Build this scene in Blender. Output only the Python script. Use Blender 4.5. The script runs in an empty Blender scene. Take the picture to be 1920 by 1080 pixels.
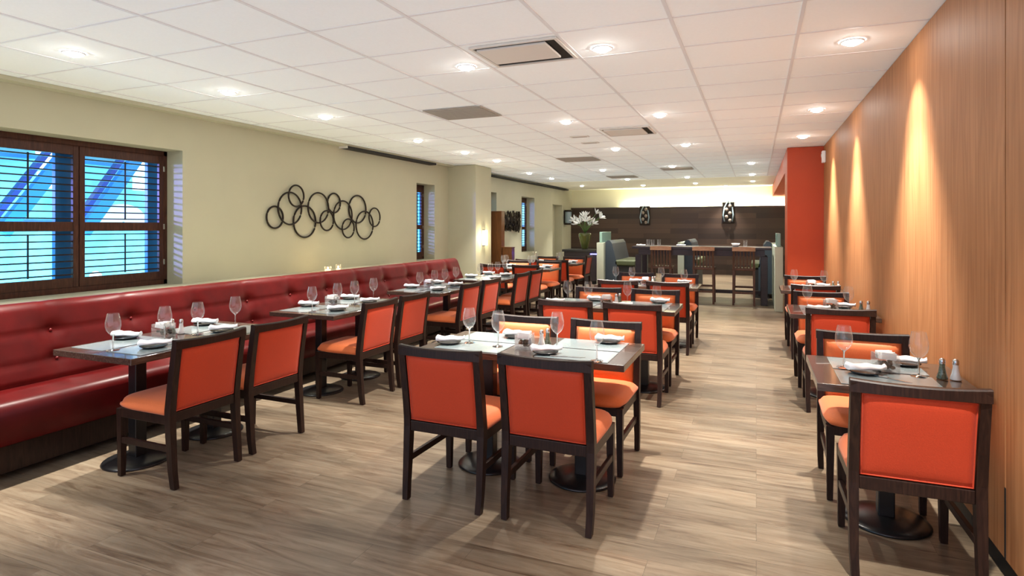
import bpy, bmesh, math, random
from math import pi, sin, cos, tan, radians, sqrt
from mathutils import Vector, Matrix
random.seed(7)
C = bpy.context.scene.collection
sc = bpy.context.scene

# ------------------------------------------------------------------ materials
def mat(name):
    m = bpy.data.materials.new(name); m.use_nodes = True
    nt = m.node_tree; b = nt.nodes['Principled BSDF']
    return m, nt, b
def L(nt, a, b): nt.links.new(a, b)
def simple(name, col, rough=.5, metal=0., spec=.5, emit=None, es=0., coat=0., sheen=0., noise=0., nscale=30., bump=0.):
    m, nt, b = mat(name)
    b.inputs['Base Color'].default_value = (*col, 1)
    b.inputs['Roughness'].default_value = rough
    b.inputs['Metallic'].default_value = metal
    b.inputs['Specular IOR Level'].default_value = spec
    b.inputs['Coat Weight'].default_value = coat
    b.inputs['Coat Roughness'].default_value = .15
    b.inputs['Sheen Weight'].default_value = sheen
    if emit:
        b.inputs['Emission Color'].default_value = (*emit, 1)
        b.inputs['Emission Strength'].default_value = es
    if noise or bump:
        tc = nt.nodes.new('ShaderNodeTexCoord'); n = nt.nodes.new('ShaderNodeTexNoise')
        n.inputs['Scale'].default_value = nscale; n.inputs['Detail'].default_value = 4
        L(nt, tc.outputs['Object'], n.inputs['Vector'])
        if noise:
            r = nt.nodes.new('ShaderNodeValToRGB')
            r.color_ramp.elements[0].position = .3; r.color_ramp.elements[1].position = .7
            r.color_ramp.elements[0].color = (*[c*(1-noise) for c in col], 1)
            r.color_ramp.elements[1].color = (*[min(1, c*(1+noise)) for c in col], 1)
            L(nt, n.outputs['Fac'], r.inputs['Fac']); L(nt, r.outputs['Color'], b.inputs['Base Color'])
        if bump:
            bp = nt.nodes.new('ShaderNodeBump'); bp.inputs['Strength'].default_value = bump
            bp.inputs['Distance'].default_value = .004
            L(nt, n.outputs['Fac'], bp.inputs['Height']); L(nt, bp.outputs['Normal'], b.inputs['Normal'])
    return m
def grain(name, cols, scale, rough=.4, detail=6., dist=1.5, coat=0., spec=.5, poss=(.25, .5, .75), extra=None):
    """wood whose grain runs along the axis with the small scale value"""
    m, nt, b = mat(name)
    tc = nt.nodes.new('ShaderNodeTexCoord'); mp = nt.nodes.new('ShaderNodeMapping')
    mp.inputs['Scale'].default_value = scale
    n = nt.nodes.new('ShaderNodeTexNoise'); n.inputs['Scale'].default_value = 1.; n.inputs['Detail'].default_value = detail
    n.inputs['Distortion'].default_value = dist
    r = nt.nodes.new('ShaderNodeValToRGB'); cr = r.color_ramp
    while len(cr.elements) < len(cols): cr.elements.new(.5)
    for e, c, p in zip(cr.elements, cols, poss): e.color = (*c, 1); e.position = p
    L(nt, tc.outputs['Object'], mp.inputs['Vector']); L(nt, mp.outputs['Vector'], n.inputs['Vector'])
    L(nt, n.outputs['Fac'], r.inputs['Fac']); L(nt, r.outputs['Color'], b.inputs['Base Color'])
    b.inputs['Roughness'].default_value = rough; b.inputs['Coat Weight'].default_value = coat; b.inputs['Specular IOR Level'].default_value = spec
    return m
def glassmat(name, tint=(1, 1, 1), edge=.7, extra=.09, haze=.12):
    """thin clear glass: see-through face on, mirror-like towards its edges, with white haze put in for refracted light"""
    m = bpy.data.materials.new(name); m.use_nodes = True; nt = m.node_tree; nt.nodes.clear()
    o = nt.nodes.new('ShaderNodeOutputMaterial'); mx = nt.nodes.new('ShaderNodeMixShader'); m2 = nt.nodes.new('ShaderNodeMixShader')
    t = nt.nodes.new('ShaderNodeBsdfTransparent'); g = nt.nodes.new('ShaderNodeBsdfGlossy'); d = nt.nodes.new('ShaderNodeBsdfTranslucent')
    t.inputs['Color'].default_value = (*tint, 1); g.inputs['Roughness'].default_value = .03; d.inputs['Color'].default_value = (.9, .92, .95, 1)
    f = nt.nodes.new('ShaderNodeLayerWeight'); f.inputs['Blend'].default_value = .5
    pw = nt.nodes.new('ShaderNodeMath'); pw.operation = 'POWER'; pw.inputs[1].default_value = 2.4
    a = nt.nodes.new('ShaderNodeMath'); a.operation = 'MULTIPLY_ADD'; a.inputs[1].default_value = edge; a.inputs[2].default_value = extra; a.use_clamp = True
    L(nt, f.outputs['Facing'], pw.inputs[0]); L(nt, pw.outputs[0], a.inputs[0]); L(nt, a.outputs[0], mx.inputs['Fac'])
    m2.inputs['Fac'].default_value = haze; L(nt, g.outputs[0], m2.inputs[1]); L(nt, d.outputs[0], m2.inputs[2])  # translucent white mixed in to stand for brightness from refraction
    L(nt, t.outputs[0], mx.inputs[1]); L(nt, m2.outputs[0], mx.inputs[2]); L(nt, mx.outputs[0], o.inputs['Surface'])
    return m
def solidglass(name):
    m, nt, b = mat(name)
    b.inputs['Base Color'].default_value = (.97, .98, 1, 1); b.inputs['Transmission Weight'].default_value = 1.
    b.inputs['Roughness'].default_value = .0; b.inputs['IOR'].default_value = 1.46; return m

M = {}
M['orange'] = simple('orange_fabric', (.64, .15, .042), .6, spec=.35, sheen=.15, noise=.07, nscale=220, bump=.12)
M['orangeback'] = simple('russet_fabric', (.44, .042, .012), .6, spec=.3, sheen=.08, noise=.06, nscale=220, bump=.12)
M['frame'] = grain('espresso_wood', [(.008, .004, .003), (.018, .008, .006), (.030, .014, .009)], (60, 60, 6), .38, spec=.28)
M['leather'] = simple('oxblood_leather', (.060, .0020, .0020), .36, spec=.17, noise=.18, nscale=9, bump=.10)
M['leather2'] = simple('oxblood_leather_front', (.13, .005, .006), .4, noise=.15, nscale=9)
M['top'] = grain('dark_table_laminate', [(.03, .018, .013), (.055, .034, .025), (.085, .055, .04)], (5, 50, 50), .22, coat=.4)
M['topY'] = grain('dark_table_laminate_crosswise', [(.03, .018, .013), (.055, .034, .025), (.085, .055, .04)], (50, 5, 50), .22, coat=.4)
M['iron'] = simple('black_iron', (.008, .008, .009), .28, spec=.5)
M['mat'] = simple('slate_grey_placemat', (.22, .27, .28), .22, spec=.7, coat=.5, noise=.06, nscale=300)
M['white'] = simple('white_cloth', (.86, .86, .87), .8, bump=.3, nscale=60)
M['china'] = simple('white_china', (.85, .85, .84), .15, coat=.5)
M['slate'] = simple('black_slate_plate', (.02, .02, .022), .3)
M['glass'] = glassmat('clear_glass', haze=.35)
M['stemglass'] = solidglass('solid_glass_stem')
M['pane'] = glassmat('window_pane_glass', (.96, .99, 1.0), extra=0., edge=.5, haze=0.)
M['steel'] = simple('polished_steel', (.62, .62, .62), .22, metal=1.)
M['salt'] = simple('salt_filled_glass', (.82, .82, .80), .15, coat=.6)
M['pepper'] = simple('pepper_filled_glass', (.10, .12, .08), .12, coat=.6, noise=.5, nscale=150)
M['petal'] = simple('white_sachets', (.85, .84, .80), .6)
M['stone'] = simple('brown_pebbles', (.12, .075, .04), .5, noise=.4, nscale=50)
M['wall'] = simple('beige_paint', (.41, .40, .285), .75, noise=.02, nscale=3, bump=.05)
M['cream'] = simple('cream_paint', (.72, .70, .50), .75)
M['ceil'] = simple('white_ceiling_tile', (.86, .915, .92), .85, noise=.012, nscale=60)
M['tbar'] = simple('ceiling_grid_metal', (.70, .72, .73), .5)
M['drywall'] = simple('ceiling_paint', (.80, .79, .64), .8)
M['orangewall'] = simple('burnt_orange_paint', (.45, .052, .009), .55, noise=.03, nscale=4)
M['winwood'] = grain('mahogany_shutter', [(.02, .007, .005), (.045, .016, .010), (.075, .028, .016)], (40, 40, 5), .38, spec=.3)
M['black'] = simple('black_recess', (.006, .006, .006), .7)
M['vent'] = simple('vent_enamel', (.62, .60, .55), .5)
M['grille'] = simple('grey_return_grille', (.36, .33, .28), .6)
M['trim'] = simple('white_light_trim', (.85, .85, .85), .4)
M['lens'] = simple('lit_lamp_lens', (.9, .9, .9), .4, emit=(1, .95, .88), es=100.)
M['ring'] = simple('dark_bronze', (.022, .016, .012), .35, metal=.6)
M['walnut'] = simple('x', (.1, .1, .1))
M['teal'] = simple('slate_blue_upholstery', (.028, .042, .056), .5)
M['green'] = simple('olive_upholstery', (.05, .062, .022), .6)
M['halfwall'] = simple('pale_sage_paint', (.50, .55, .43), .6)
M['frost'] = simple('frosted_green_glass', (.22, .36, .30), .25, coat=.3)
M['purplewood'] = grain('dark_plum_stained_wood', [(.010, .006, .010), (.017, .011, .016), (.026, .017, .022)], (8, 40, 40), .38, coat=.1)
M['stoolwood'] = grain('brown_stained_wood', [(.035, .013, .007), (.065, .026, .014), (.11, .048, .025)], (40, 40, 6), .4)
M['rail'] = grain('honey_wood', [(.26, .13, .07), (.36, .19, .11), (.45, .27, .16)], (6, 40, 40), .4)
M['cabwood'] = grain('chestnut_veneer', [(.075, .027, .008), (.11, .042, .013), (.145, .06, .02)], (30, 30, 3), .28, coat=.1)
M['lily'] = simple('white_lily_petal', (.85, .86, .82), .5)
M['leaf'] = simple('green_stem', (.10, .2, .05), .5)
M['vase'] = simple('green_glazed_vase', (.055, .065, .010), .15, coat=.6)
M['blueled'] = simple('blue_led_strip', (.05, .05, .3), .4, emit=(.12, .12, 1.0), es=6.)
M['coveled'] = simple('warm_led_strip', (.9, .9, .8), .4, emit=(1, .96, .78), es=6.)
M['shade'] = simple('sconce_lit_glass', (.9, .88, .8), .4, emit=(1, .88, .6), es=5.)
M['greyglass'] = simple('grey_blue_glass', (.20, .27, .30), .2, coat=.3)
M['bead'] = simple('bronze_glass_bead', (.16, .13, .11), .15, coat=.6)
M['flame'] = simple('candle_flame', (1, .8, .4), .5, emit=(1, .72, .3), es=25.)
M['wax'] = simple('candle_wax', (.85, .8, .65), .5, emit=(1, .7, .35), es=.6)
# facade / outside
M['facade'] = simple('cyan_glazed_facade', (.20, .66, .80), .35, noise=.35, nscale=1.6)
M['facade2'] = simple('blue_steel', (.03, .22, .55), .4)
M['facadeD'] = simple('navy_steel', (.02, .05, .24), .4)
M['litwin'] = simple('lit_window', (.85, .9, .9), .4, emit=(.85, .95, 1.0), es=.9)
M['paleart'] = simple('pale_arch_masonry', (.62, .60, .72), .7)

def floor_material():
    m, nt, b = mat('wood_plank_flooring')
    tc = nt.nodes.new('ShaderNodeTexCoord')
    br = nt.nodes.new('ShaderNodeTexBrick'); br.offset = .37; br.squash = 1
    br.inputs['Scale'].default_value = 1.; br.inputs['Mortar Size'].default_value = .0012
    br.inputs['Brick Width'].default_value = 1.22; br.inputs['Row Height'].default_value = .18
    br.inputs['Color1'].default_value = (0, 0, 0, 1); br.inputs['Color2'].default_value = (1, 1, 1, 1)
    br.inputs['Mortar'].default_value = (.5, .5, .5, 1); br.inputs['Bias'].default_value = 0
    L(nt, tc.outputs['Object'], br.inputs['Vector'])
    # grain shifted per plank
    mp = nt.nodes.new('ShaderNodeMapping'); mp.inputs['Scale'].default_value = (1.7, 17, 1)
    add = nt.nodes.new('ShaderNodeVectorMath'); add.operation = 'ADD'
    mul = nt.nodes.new('ShaderNodeVectorMath'); mul.operation = 'SCALE'; mul.inputs['Scale'].default_value = 9.
    L(nt, br.outputs['Color'], mul.inputs[0]); L(nt, tc.outputs['Object'], mp.inputs['Vector'])
    L(nt, mp.outputs['Vector'], add.inputs[0]); L(nt, mul.outputs[0], add.inputs[1])
    n1 = nt.nodes.new('ShaderNodeTexNoise'); n1.inputs['Scale'].default_value = 1; n1.inputs['Detail'].default_value = 9
    n1.inputs['Roughness'].default_value = .68; n1.inputs['Distortion'].default_value = 1.2
    L(nt, add.outputs[0], n1.inputs['Vector'])
    r = nt.nodes.new('ShaderNodeValToRGB'); cr = r.color_ramp
    for p, c in ((.28, (.066, .040, .024)), (.40, (.140, .098, .063)), (.54, (.205, .157, .106)), (.76, (.28, .228, .163))):
        e = cr.elements.new(p); e.color = (*c, 1)
    cr.elements.remove(cr.elements[0]); cr.elements.remove(cr.elements[len(cr.elements)-1])
    L(nt, n1.outputs['Fac'], r.inputs['Fac'])
    # slow patches and per plank tone
    mp2 = nt.nodes.new('ShaderNodeMapping'); mp2.inputs['Scale'].default_value = (1.2, 3.5, 1)
    n2 = nt.nodes.new('ShaderNodeTexNoise'); n2.inputs['Scale'].default_value = 1.; n2.inputs['Detail'].default_value = 3
    L(nt, tc.outputs['Object'], mp2.inputs['Vector']); L(nt, mp2.outputs['Vector'], n2.inputs['Vector'])
    v = nt.nodes.new('ShaderNodeMapRange'); v.inputs['From Min'].default_value = .3; v.inputs['From Max'].default_value = .7
    v.inputs['To Min'].default_value = .62; v.inputs['To Max'].default_value = 1.15
    L(nt, n2.outputs['Fac'], v.inputs['Value'])
    v2 = nt.nodes.new('ShaderNodeMapRange'); v2.inputs['To Min'].default_value = .86; v2.inputs['To Max'].default_value = 1.14
    L(nt, br.outputs['Color'], v2.inputs['Value'])
    mm = nt.nodes.new('ShaderNodeMath'); mm.operation = 'MULTIPLY'
    L(nt, v.outputs[0], mm.inputs[0]); L(nt, v2.outputs[0], mm.inputs[1])
    seam = nt.nodes.new('ShaderNodeMapRange'); seam.inputs['To Min'].default_value = 1.; seam.inputs['To Max'].default_value = .55
    L(nt, br.outputs['Fac'], seam.inputs['Value'])
    mm2 = nt.nodes.new('ShaderNodeMath'); mm2.operation = 'MULTIPLY'
    L(nt, mm.outputs[0], mm2.inputs[0]); L(nt, seam.outputs[0], mm2.inputs[1])
    sc_ = nt.nodes.new('ShaderNodeVectorMath'); sc_.operation = 'SCALE'
    L(nt, r.outputs['Color'], sc_.inputs[0]); L(nt, mm2.outputs[0], sc_.inputs['Scale'])
    L(nt, sc_.outputs[0], b.inputs['Base Color'])
    b.inputs['Roughness'].default_value = .36; b.inputs['Specular IOR Level'].default_value = .35
    bp = nt.nodes.new('ShaderNodeBump'); bp.inputs['Strength'].default_value = .12; bp.inputs['Distance'].default_value = .003
    L(nt, n1.outputs['Fac'], bp.inputs['Height']); L(nt, bp.outputs['Normal'], b.inputs['Normal'])
    return m
M['floor'] = floor_material()

def veneer():
    m, nt, b = mat('maple_veneer_panelling')
    tc = nt.nodes.new('ShaderNodeTexCoord')
    mp = nt.nodes.new('ShaderNodeMapping'); mp.inputs['Scale'].default_value = (1, 3.2, .38)
    n0 = nt.nodes.new('ShaderNodeTexNoise'); n0.inputs['Scale'].default_value = 1.2; n0.inputs['Detail'].default_value = 2.5
    L(nt, tc.outputs['Object'], mp.inputs['Vector']); L(nt, mp.outputs['Vector'], n0.inputs['Vector'])
    # growth rings: contour lines of the slow noise
    k = nt.nodes.new('ShaderNodeMath'); k.operation = 'MULTIPLY'; k.inputs[1].default_value = 70.
    s = nt.nodes.new('ShaderNodeMath'); s.operation = 'SINE'
    L(nt, n0.outputs['Fac'], k.inputs[0]); L(nt, k.outputs[0], s.inputs[0])
    mp2 = nt.nodes.new('ShaderNodeMapping'); mp2.inputs['Scale'].default_value = (1, 42, 1.3)
    n2 = nt.nodes.new('ShaderNodeTexNoise'); n2.inputs['Scale'].default_value = 1.; n2.inputs['Detail'].default_value = 5
    L(nt, tc.outputs['Object'], mp2.inputs['Vector']); L(nt, mp2.outputs['Vector'], n2.inputs['Vector'])
    mr = nt.nodes.new('ShaderNodeMapRange'); mr.inputs['From Min'].default_value = -1; mr.inputs['To Min'].default_value = -.08; mr.inputs['To Max'].default_value = .08
    L(nt, s.outputs[0], mr.inputs['Value'])
    ad = nt.nodes.new('ShaderNodeMath'); ad.operation = 'ADD'
    L(nt, mr.outputs[0], ad.inputs[0]); L(nt, n2.outputs['Fac'], ad.inputs[1])
    r = nt.nodes.new('ShaderNodeValToRGB'); cr = r.color_ramp
    cr.elements[0].position = .2; cr.elements[0].color = (.27, .105, .038, 1)
    cr.elements[1].position = .85; cr.elements[1].color = (.44, .20, .085, 1)
    L(nt, ad.outputs[0], r.inputs['Fac']); L(nt, r.outputs['Color'], b.inputs['Base Color'])
    b.inputs['Roughness'].default_value = .55; b.inputs['Specular IOR Level'].default_value = .2
    return m
M['veneer'] = veneer()
def plankwall():
    m, nt, b = mat('dark_walnut_boards')
    tc = nt.nodes.new('ShaderNodeTexCoord'); sx = nt.nodes.new('ShaderNodeMapping'); sx.inputs['Rotation'].default_value = (-pi/2, 0, 0)
    br = nt.nodes.new('ShaderNodeTexBrick'); br.inputs['Scale'].default_value = 1; br.inputs['Brick Width'].default_value = 1.7
    br.inputs['Row Height'].default_value = .16; br.inputs['Mortar Size'].default_value = .002
    br.inputs['Color1'].default_value = (.016, .009, .006, 1); br.inputs['Color2'].default_value = (.060, .034, .022, 1)
    br.inputs['Mortar'].default_value = (.012, .007, .005, 1)
    L(nt, tc.outputs['Object'], sx.inputs['Vector']); L(nt, sx.outputs['Vector'], br.inputs['Vector'])
    L(nt, br.outputs['Color'], b.inputs['Base Color']); b.inputs['Roughness'].default_value = .45
    return m
M['walnut'] = plankwall()

# ------------------------------------------------------------------ mesh helpers
class MB:
    def __init__(s): s.bm = bmesh.new(); s.mi = 0
    def _fin(s, faces, smooth=False):
        for f in faces: f.material_index = s.mi; f.smooth = smooth
    def box(s, x0, x1, y0, y1, z0, z1, bev=0., seg=2, mx=None):
        r = bmesh.ops.create_cube(s.bm, size=1.)
        vs = r['verts']
        mt = Matrix.Translation(((x0+x1)/2, (y0+y1)/2, (z0+z1)/2)) @ Matrix.Diagonal((x1-x0, y1-y0, z1-z0, 1))
        bmesh.ops.transform(s.bm, matrix=mt, verts=vs)
        fs = list({f for v in vs for f in v.link_faces})
        if bev:
            es = list({e for v in vs for e in v.link_edges})
            r2 = bmesh.ops.bevel(s.bm, geom=es, offset=bev, segments=seg, profile=.5, affect='EDGES')
            vs = list({v for f in r2['faces'] for v in f.verts} | {v for v in vs if v.is_valid})
            fs = list({f for v in vs for f in v.link_faces})
        if mx is not None: bmesh.ops.transform(s.bm, matrix=mx, verts=vs)
        s._fin(fs); return vs
    def loft(s, rings, closed=True, cap=True, smooth=False):
        """rings: lists of points, same count; joined one to the next"""
        rv = [[s.bm.verts.new(p) for p in r] for r in rings]; n = len(rv[0]); fs = []
        for a, b in zip(rv, rv[1:]):
            for i in range(n if closed else n-1):
                j = (i+1) % n; fs.append(s.bm.faces.new((a[i], a[j], b[j], b[i])))
        caps = []
        if cap and closed:
            caps.append(s.bm.faces.new(rv[0][::-1])); caps.append(s.bm.faces.new(rv[-1]))
        s._fin(fs, smooth); s._fin(caps, False); return rv
    def bar(s, pts, w, d, up=None):
        """square section bar through pts = [(p, wscale)]; section w along x-ish, d along y-ish (for posts)"""
        rings = []
        for p, k in pts:
            x, y, z = p; a, b = w*k/2, d*k/2
            rings.append([(x-a, y-b, z), (x+a, y-b, z), (x+a, y+b, z), (x-a, y+b, z)])
        s.loft(rings)
    def lathe(s, prof, n=24, cx=0, cy=0, cap=False, smooth=True):
        rings = [[(cx+r*cos(2*pi*i/n), cy+r*sin(2*pi*i/n), z) for i in range(n)] for r, z in prof]
        return s.loft(rings, cap=cap, smooth=smooth)
    def tube(s, pts, r, n=8, closed=False):
        pts = [Vector(p) for p in pts]; rings = []; N = len(pts)
        for i, p in enumerate(pts):
            if closed: t = pts[(i+1) % N]-pts[i-1]
            else: t = pts[min(i+1, N-1)]-pts[max(i-1, 0)]
            t.normalize(); a = t.orthogonal().normalized() if abs(t.z) > .95 else Vector((0, 0, 1)).cross(t).normalized()
            b = t.cross(a)
            rr = r[i] if isinstance(r, (list, tuple)) else r
            rings.append([p+a*(rr*cos(2*pi*k/n))+b*(rr*sin(2*pi*k/n)) for k in range(n)])
        if closed: rings.append(rings[0])
        s.loft(rings, cap=not closed, smooth=True)
        if closed: bmesh.ops.remove_doubles(s.bm, verts=s.bm.verts[:], dist=1e-6)
    def sphere(s, c, r, sx=1, sy=1, sz=1, n=12):
        q = bmesh.ops.create_uvsphere(s.bm, u_segments=n, v_segments=max(6, n//2+2), radius=r)
        bmesh.ops.transform(s.bm, matrix=Matrix.Translation(c) @ Matrix.Diagonal((sx, sy, sz, 1)), verts=q['verts'])
        s._fin({f for v in q['verts'] for f in v.link_faces}, True)
    def build(s, name, m=None, parent=None, mats=None, sub=0):
        bmesh.ops.recalc_face_normals(s.bm, faces=s.bm.faces[:])
        me = bpy.data.meshes.new(name); s.bm.to_mesh(me); s.bm.free()
        for q in (mats or [m]): me.materials.append(q)
        o = bpy.data.objects.new(name, me); C.objects.link(o)
        if parent: o.parent = parent
        if sub:
            md = o.modifiers.new('sub', 'SUBSURF'); md.levels = sub; md.render_levels = sub
        return o
def tag(o, label, cat, group=None, kind=None):
    o['label'] = label; o['category'] = cat
    if group: o['group'] = group
    if kind: o['kind'] = kind
    return o
def thing(name, label, cat, loc=(0, 0, 0), rz=0., group=None):
    o = bpy.data.objects.new(name, None); C.objects.link(o); o.empty_display_size = .1
    o.location = loc; o.rotation_euler = (0, 0, rz)
    return tag(o, label, cat, group)
def struct(o, cat=None, label=None):
    o['kind'] = 'structure'
    if cat: o['category'] = cat
    if label: o['label'] = label
    return o
def copy_tree(o, parent=None):
    c = o.copy(); C.objects.link(c)
    if parent: c.parent = parent
    for ch in o.children: copy_tree(ch, c)
    return c
PROTO = {}
def place(kind, label, loc, rz=0., group=None):
    """first use places the prototype itself, later uses copy it with its parts"""
    o, used = PROTO[kind]
    if used: o = copy_tree(o)
    PROTO[kind] = (o if not used else PROTO[kind][0], True)
    o.location = loc; o.rotation_euler = (0, 0, rz); o['label'] = label
    if group: o['group'] = group
    return o

H = 2.75            # ceiling height
XL, XR = -5.87, .97 # the two long walls
YB = 19.7           # back wall
Y0 = -.6            # where the modelled room begins, behind the camera

# ------------------------------------------------------------------ room shell
b = MB(); b.box(-7, 4, Y0, YB+.3, -.12, 0); struct(b.build('floor', M['floor']), 'floor', 'wood plank floor running the length of the dining room')
# ceiling: tiles recessed between T-bars up to Y = 15.95, painted board beyond
b = MB()
b.box(-6.3, 1.3, Y0, 15.95, H+.006, H+.15)
b.mi = 1
gx = [.25-.727*k for k in range(0, 9)]
for x in gx: b.box(x-.011, x+.011, Y0, 15.95, H, H+.0065)
gy = [2.415+.622*k for k in range(-4, 23)]
for y in gy:
    if y > Y0 and y < 15.9: b.box(XL, XR, y-.009, y+.009, H+.003, H+.0065)
b.mi = 2
b.box(-6.3, 1.7, 15.95, YB+.3, H-.004, H+.15)
struct(b.build('ceiling', mats=[M['ceil'], M['tbar'], M['drywall']]), 'ceiling', 'white suspended tile ceiling with a metal grid')
# left wall with openings (y0, y1, z0, z1)
OPEN = [(2.80, 4.68, .86, 2.34), (9.57, 10.24, .86, 2.32), (12.3, 13.26, .86, 2.33), (14.93, 15.94, .80, 2.32), (17.57, 18.56, .0, 2.20)]
b = MB(); ys = Y0; T = .30
for (a, c, z0, z1) in OPEN:
    b.box(XL-T, XL, ys, a, 0, H+.0); b.box(XL-T, XL, a, c, z1, H)
    if z0 > 0: b.box(XL-T, XL, a, c, 0, z0)
    ys = c
b.box(XL-T, XL, ys, YB, 0, H)
struct(b.build('wall_left', M['wall']), 'wall', 'beige painted wall with windows behind the red banquette')
b = MB(); b.box(XL-.34, XL-.26, 17.5, 18.6, 0, 2.3); struct(b.build('wall_recess', M['wall']), 'wall', 'closed back of the tall recess near the back wall')
# pillar
b = MB(); b.box(XL, -5.24, 10.80, 11.55, 0, H); struct(b.build('pillar', M['wall']), 'pillar', 'beige square pillar beside the end of the banquette')
# beige cove band at the top of the left wall, dark slot diffusers
b = MB(); b.box(XL, XL+.13, Y0, 10.8, H-.03, H+.004); b.box(XL, XL+.10, 11.55, 15.9, H-.02, H+.004)
struct(b.build('trim_1', M['wall']), 'trim', 'beige strip where the left wall meets the ceiling')
for y0, y1, lb in ((7.35, 10.05, 'long black slot diffuser above the art wall, ahead of the pillar'), (11.7, 18.8, 'long black slot diffuser along the wall beyond the pillar')):
    t = thing('slot_diffuser', lb, 'vent', (XL+.05, y0, H-.06), group='linear slot diffusers')
    q = MB(); q.box(-.045, .10, 0, y1-y0, 0, .035); q.build('slot', M['black'], t)
    q = MB(); q.box(-.05, .105, -.01, 0, -.002, .036); q.box(-.05, .105, y1-y0, y1-y0+.01, -.002, .036); q.build('end_cap', M['vent'], t)
# low ledge between banquette and window wall
b = MB(); b.box(XL, -4.82, Y0, 8.72, 0, .87); struct(b.build('wall_ledge', M['wall']), 'ledge', 'low ledge between banquette and window wall')
# right wall: veneered panels over a recessed dark toe kick
b = MB()
for y0, y1 in ((Y0, 1.9), (1.9, 3.095), (3.105, 5.5), (5.5, 7.9), (7.9, 10.36)):
    b.box(XR, XR+.03, y0, y1, .10, H)
struct(b.build('wall_right', M['veneer']), 'wall', 'maple veneer wall washed by ceiling lamps')
b = MB(); b.box(XR+.03, XR+.2, Y0, 10.5, 0, H); struct(b.build('wall_core', M['black']), 'wall', 'dark core behind the veneer wall panels')
b = MB(); b.box(XR+.018, XR+.03, Y0, 10.36, 0, .10); struct(b.build('baseboard_right', M['black']), 'baseboard', 'black recessed toe kick under the veneer wall')
b = MB(); b.box(XR-.002, XR+.001, 3.093, 3.107, .10, .40); struct(b.build('trim_2', M['black']), 'trim', 'short dark joint at the foot of the veneer wall')
# orange column and bulkhead
b = MB(); b.box(.455, 1.6, 10.36, 11.2, 0, H); struct(b.build('column', M['orangewall']), 'column', 'burnt orange column at the end of the veneer wall')
b = MB(); b.box(.455, 1.6, 11.2, YB, 2.42, H-.004); struct(b.build('beam', M['orangewall']), 'beam', 'orange bulkhead running back from the orange column')
b = MB(); b.box(1.15, 1.35, 11.2, YB, 0, 2.42); struct(b.build('wall_side', M['cream']), 'wall', 'cream wall behind the orange column')
# back wall
b = MB(); b.box(-6.3, 1.7, YB, YB+.2, 0, H); struct(b.build('wall_back', M['cream']), 'wall', 'cream back wall lit from a cove')
b = MB(); b.box(XL, 1.15, YB-.14, YB-.10, 0, 2.14); struct(b.build('wall_panelling', M['walnut']), 'wall', 'dark walnut board panelling along the back wall')
b = MB(); b.box(-4.2, 1.1, YB-.09, YB-.05, 2.0, 2.03); o = b.build('cove_light_strip', M['coveled'])
tag(o, 'warm light strip hidden behind the top of the dark panelling', 'light')

# ------------------------------------------------------------------ windows
def window(n, y0, y1, z0, z1, panels, label):
    w = bpy.data.objects.new('window_%d' % n, None); C.objects.link(w); w.location = (XL-.24, 0, 0)
    struct(w, 'window', label)
    fx0, fx1 = -.045, 0.
    q = MB(); e = .055
    q.box(fx0, fx1, y0, y1, z1-e, z1, .004); q.box(fx0, fx1, y0, y1, z0, z0+e, .004)
    q.box(fx0, fx1, y0, y0+.045, z0, z1, .004); q.box(fx0, fx1, y1-.045, y1, z0, z1, .004)
    q.build('window_frame', M['winwood'], w)
    pw = (y1-y0-.09)/panels; zm = z0+(z1-z0)*.433
    for p in range(panels):
        a, c = y0+.045+p*pw, y0+.045+(p+1)*pw
        sp = bpy.data.objects.new('shutter', None); C.objects.link(sp); sp.parent = w
        st = .055
        q = MB()
        q.box(-.032, .006, a+.004, a+st, z0+e, z1-e, .004); q.box(-.032, .006, c-st, c-.004, z0+e, z1-e, .004)
        for za, zb in ((z1-e-.09, z1-e), (zm-.045, zm+.045), (z0+e, z0+e+.09)): q.box(-.032, .004, a+st, c-st, za, zb, .003)
        q.build('shutter_frame', M['winwood'], sp)
        q = MB()
        for za, zb in ((zm+.045, z1-e-.09), (z0+e+.09, zm-.045)):
            k = max(1, int((zb-za)/.062))
            for i in range(k):
                z = za+(zb-za)*(i+.5)/k
                q.box(-.045, .012, a+st, c-st, z-.0055, z+.0055, .003, 1)
        q.build('louvres', M['frame'], sp)
        q = MB(); ym = (a+c)/2
        for za, zb in ((zm+.07, z1-e-.11), (z0+e+.11, zm-.07)): q.box(.012, .022, ym-.006, ym+.006, za, zb)
        q.build('tilt_rod', M['black'], sp)
        # hinges
    q = MB()
    for z in (z0+.25, zm, z1-.2): q.box(.0, .008, y1-.055, y1-.035, z-.03, z+.03, .002)
    q.build('hinge', M['steel'], w)
    # outer sash and glass, against the outside face
    q = MB()
    for p in range(panels):
        a, c = y0+.0+p*(y1-y0)/panels, y0+(p+1)*(y1-y0)/panels
        q.box(-.19, -.14, c-.13, c, z0, z1); q.box(-.19, -.14, a, a+.05, z0, z1)
        q.box(-.19, -.14, a, c, z0, z0+.06); q.box(-.19, -.14, a, c, z1-.06, z1)
    q.build('outer_sash', M['facade2'], w)
    q = MB(); q.box(-.168, -.162, y0, y1, z0, z1); q.build('pane', M['pane'], w)
window(1, *OPEN[0], 2, 'wide window with dark shuttered frame beside the front of the banquette')
window(2, *OPEN[1], 1, 'narrow shuttered window just ahead of the pillar')
window(3, *OPEN[2], 1, 'window half hidden behind the pillar and chestnut cabinet')
window(4, *OPEN[3], 1, 'narrow shuttered window beyond the dark wall art')

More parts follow.
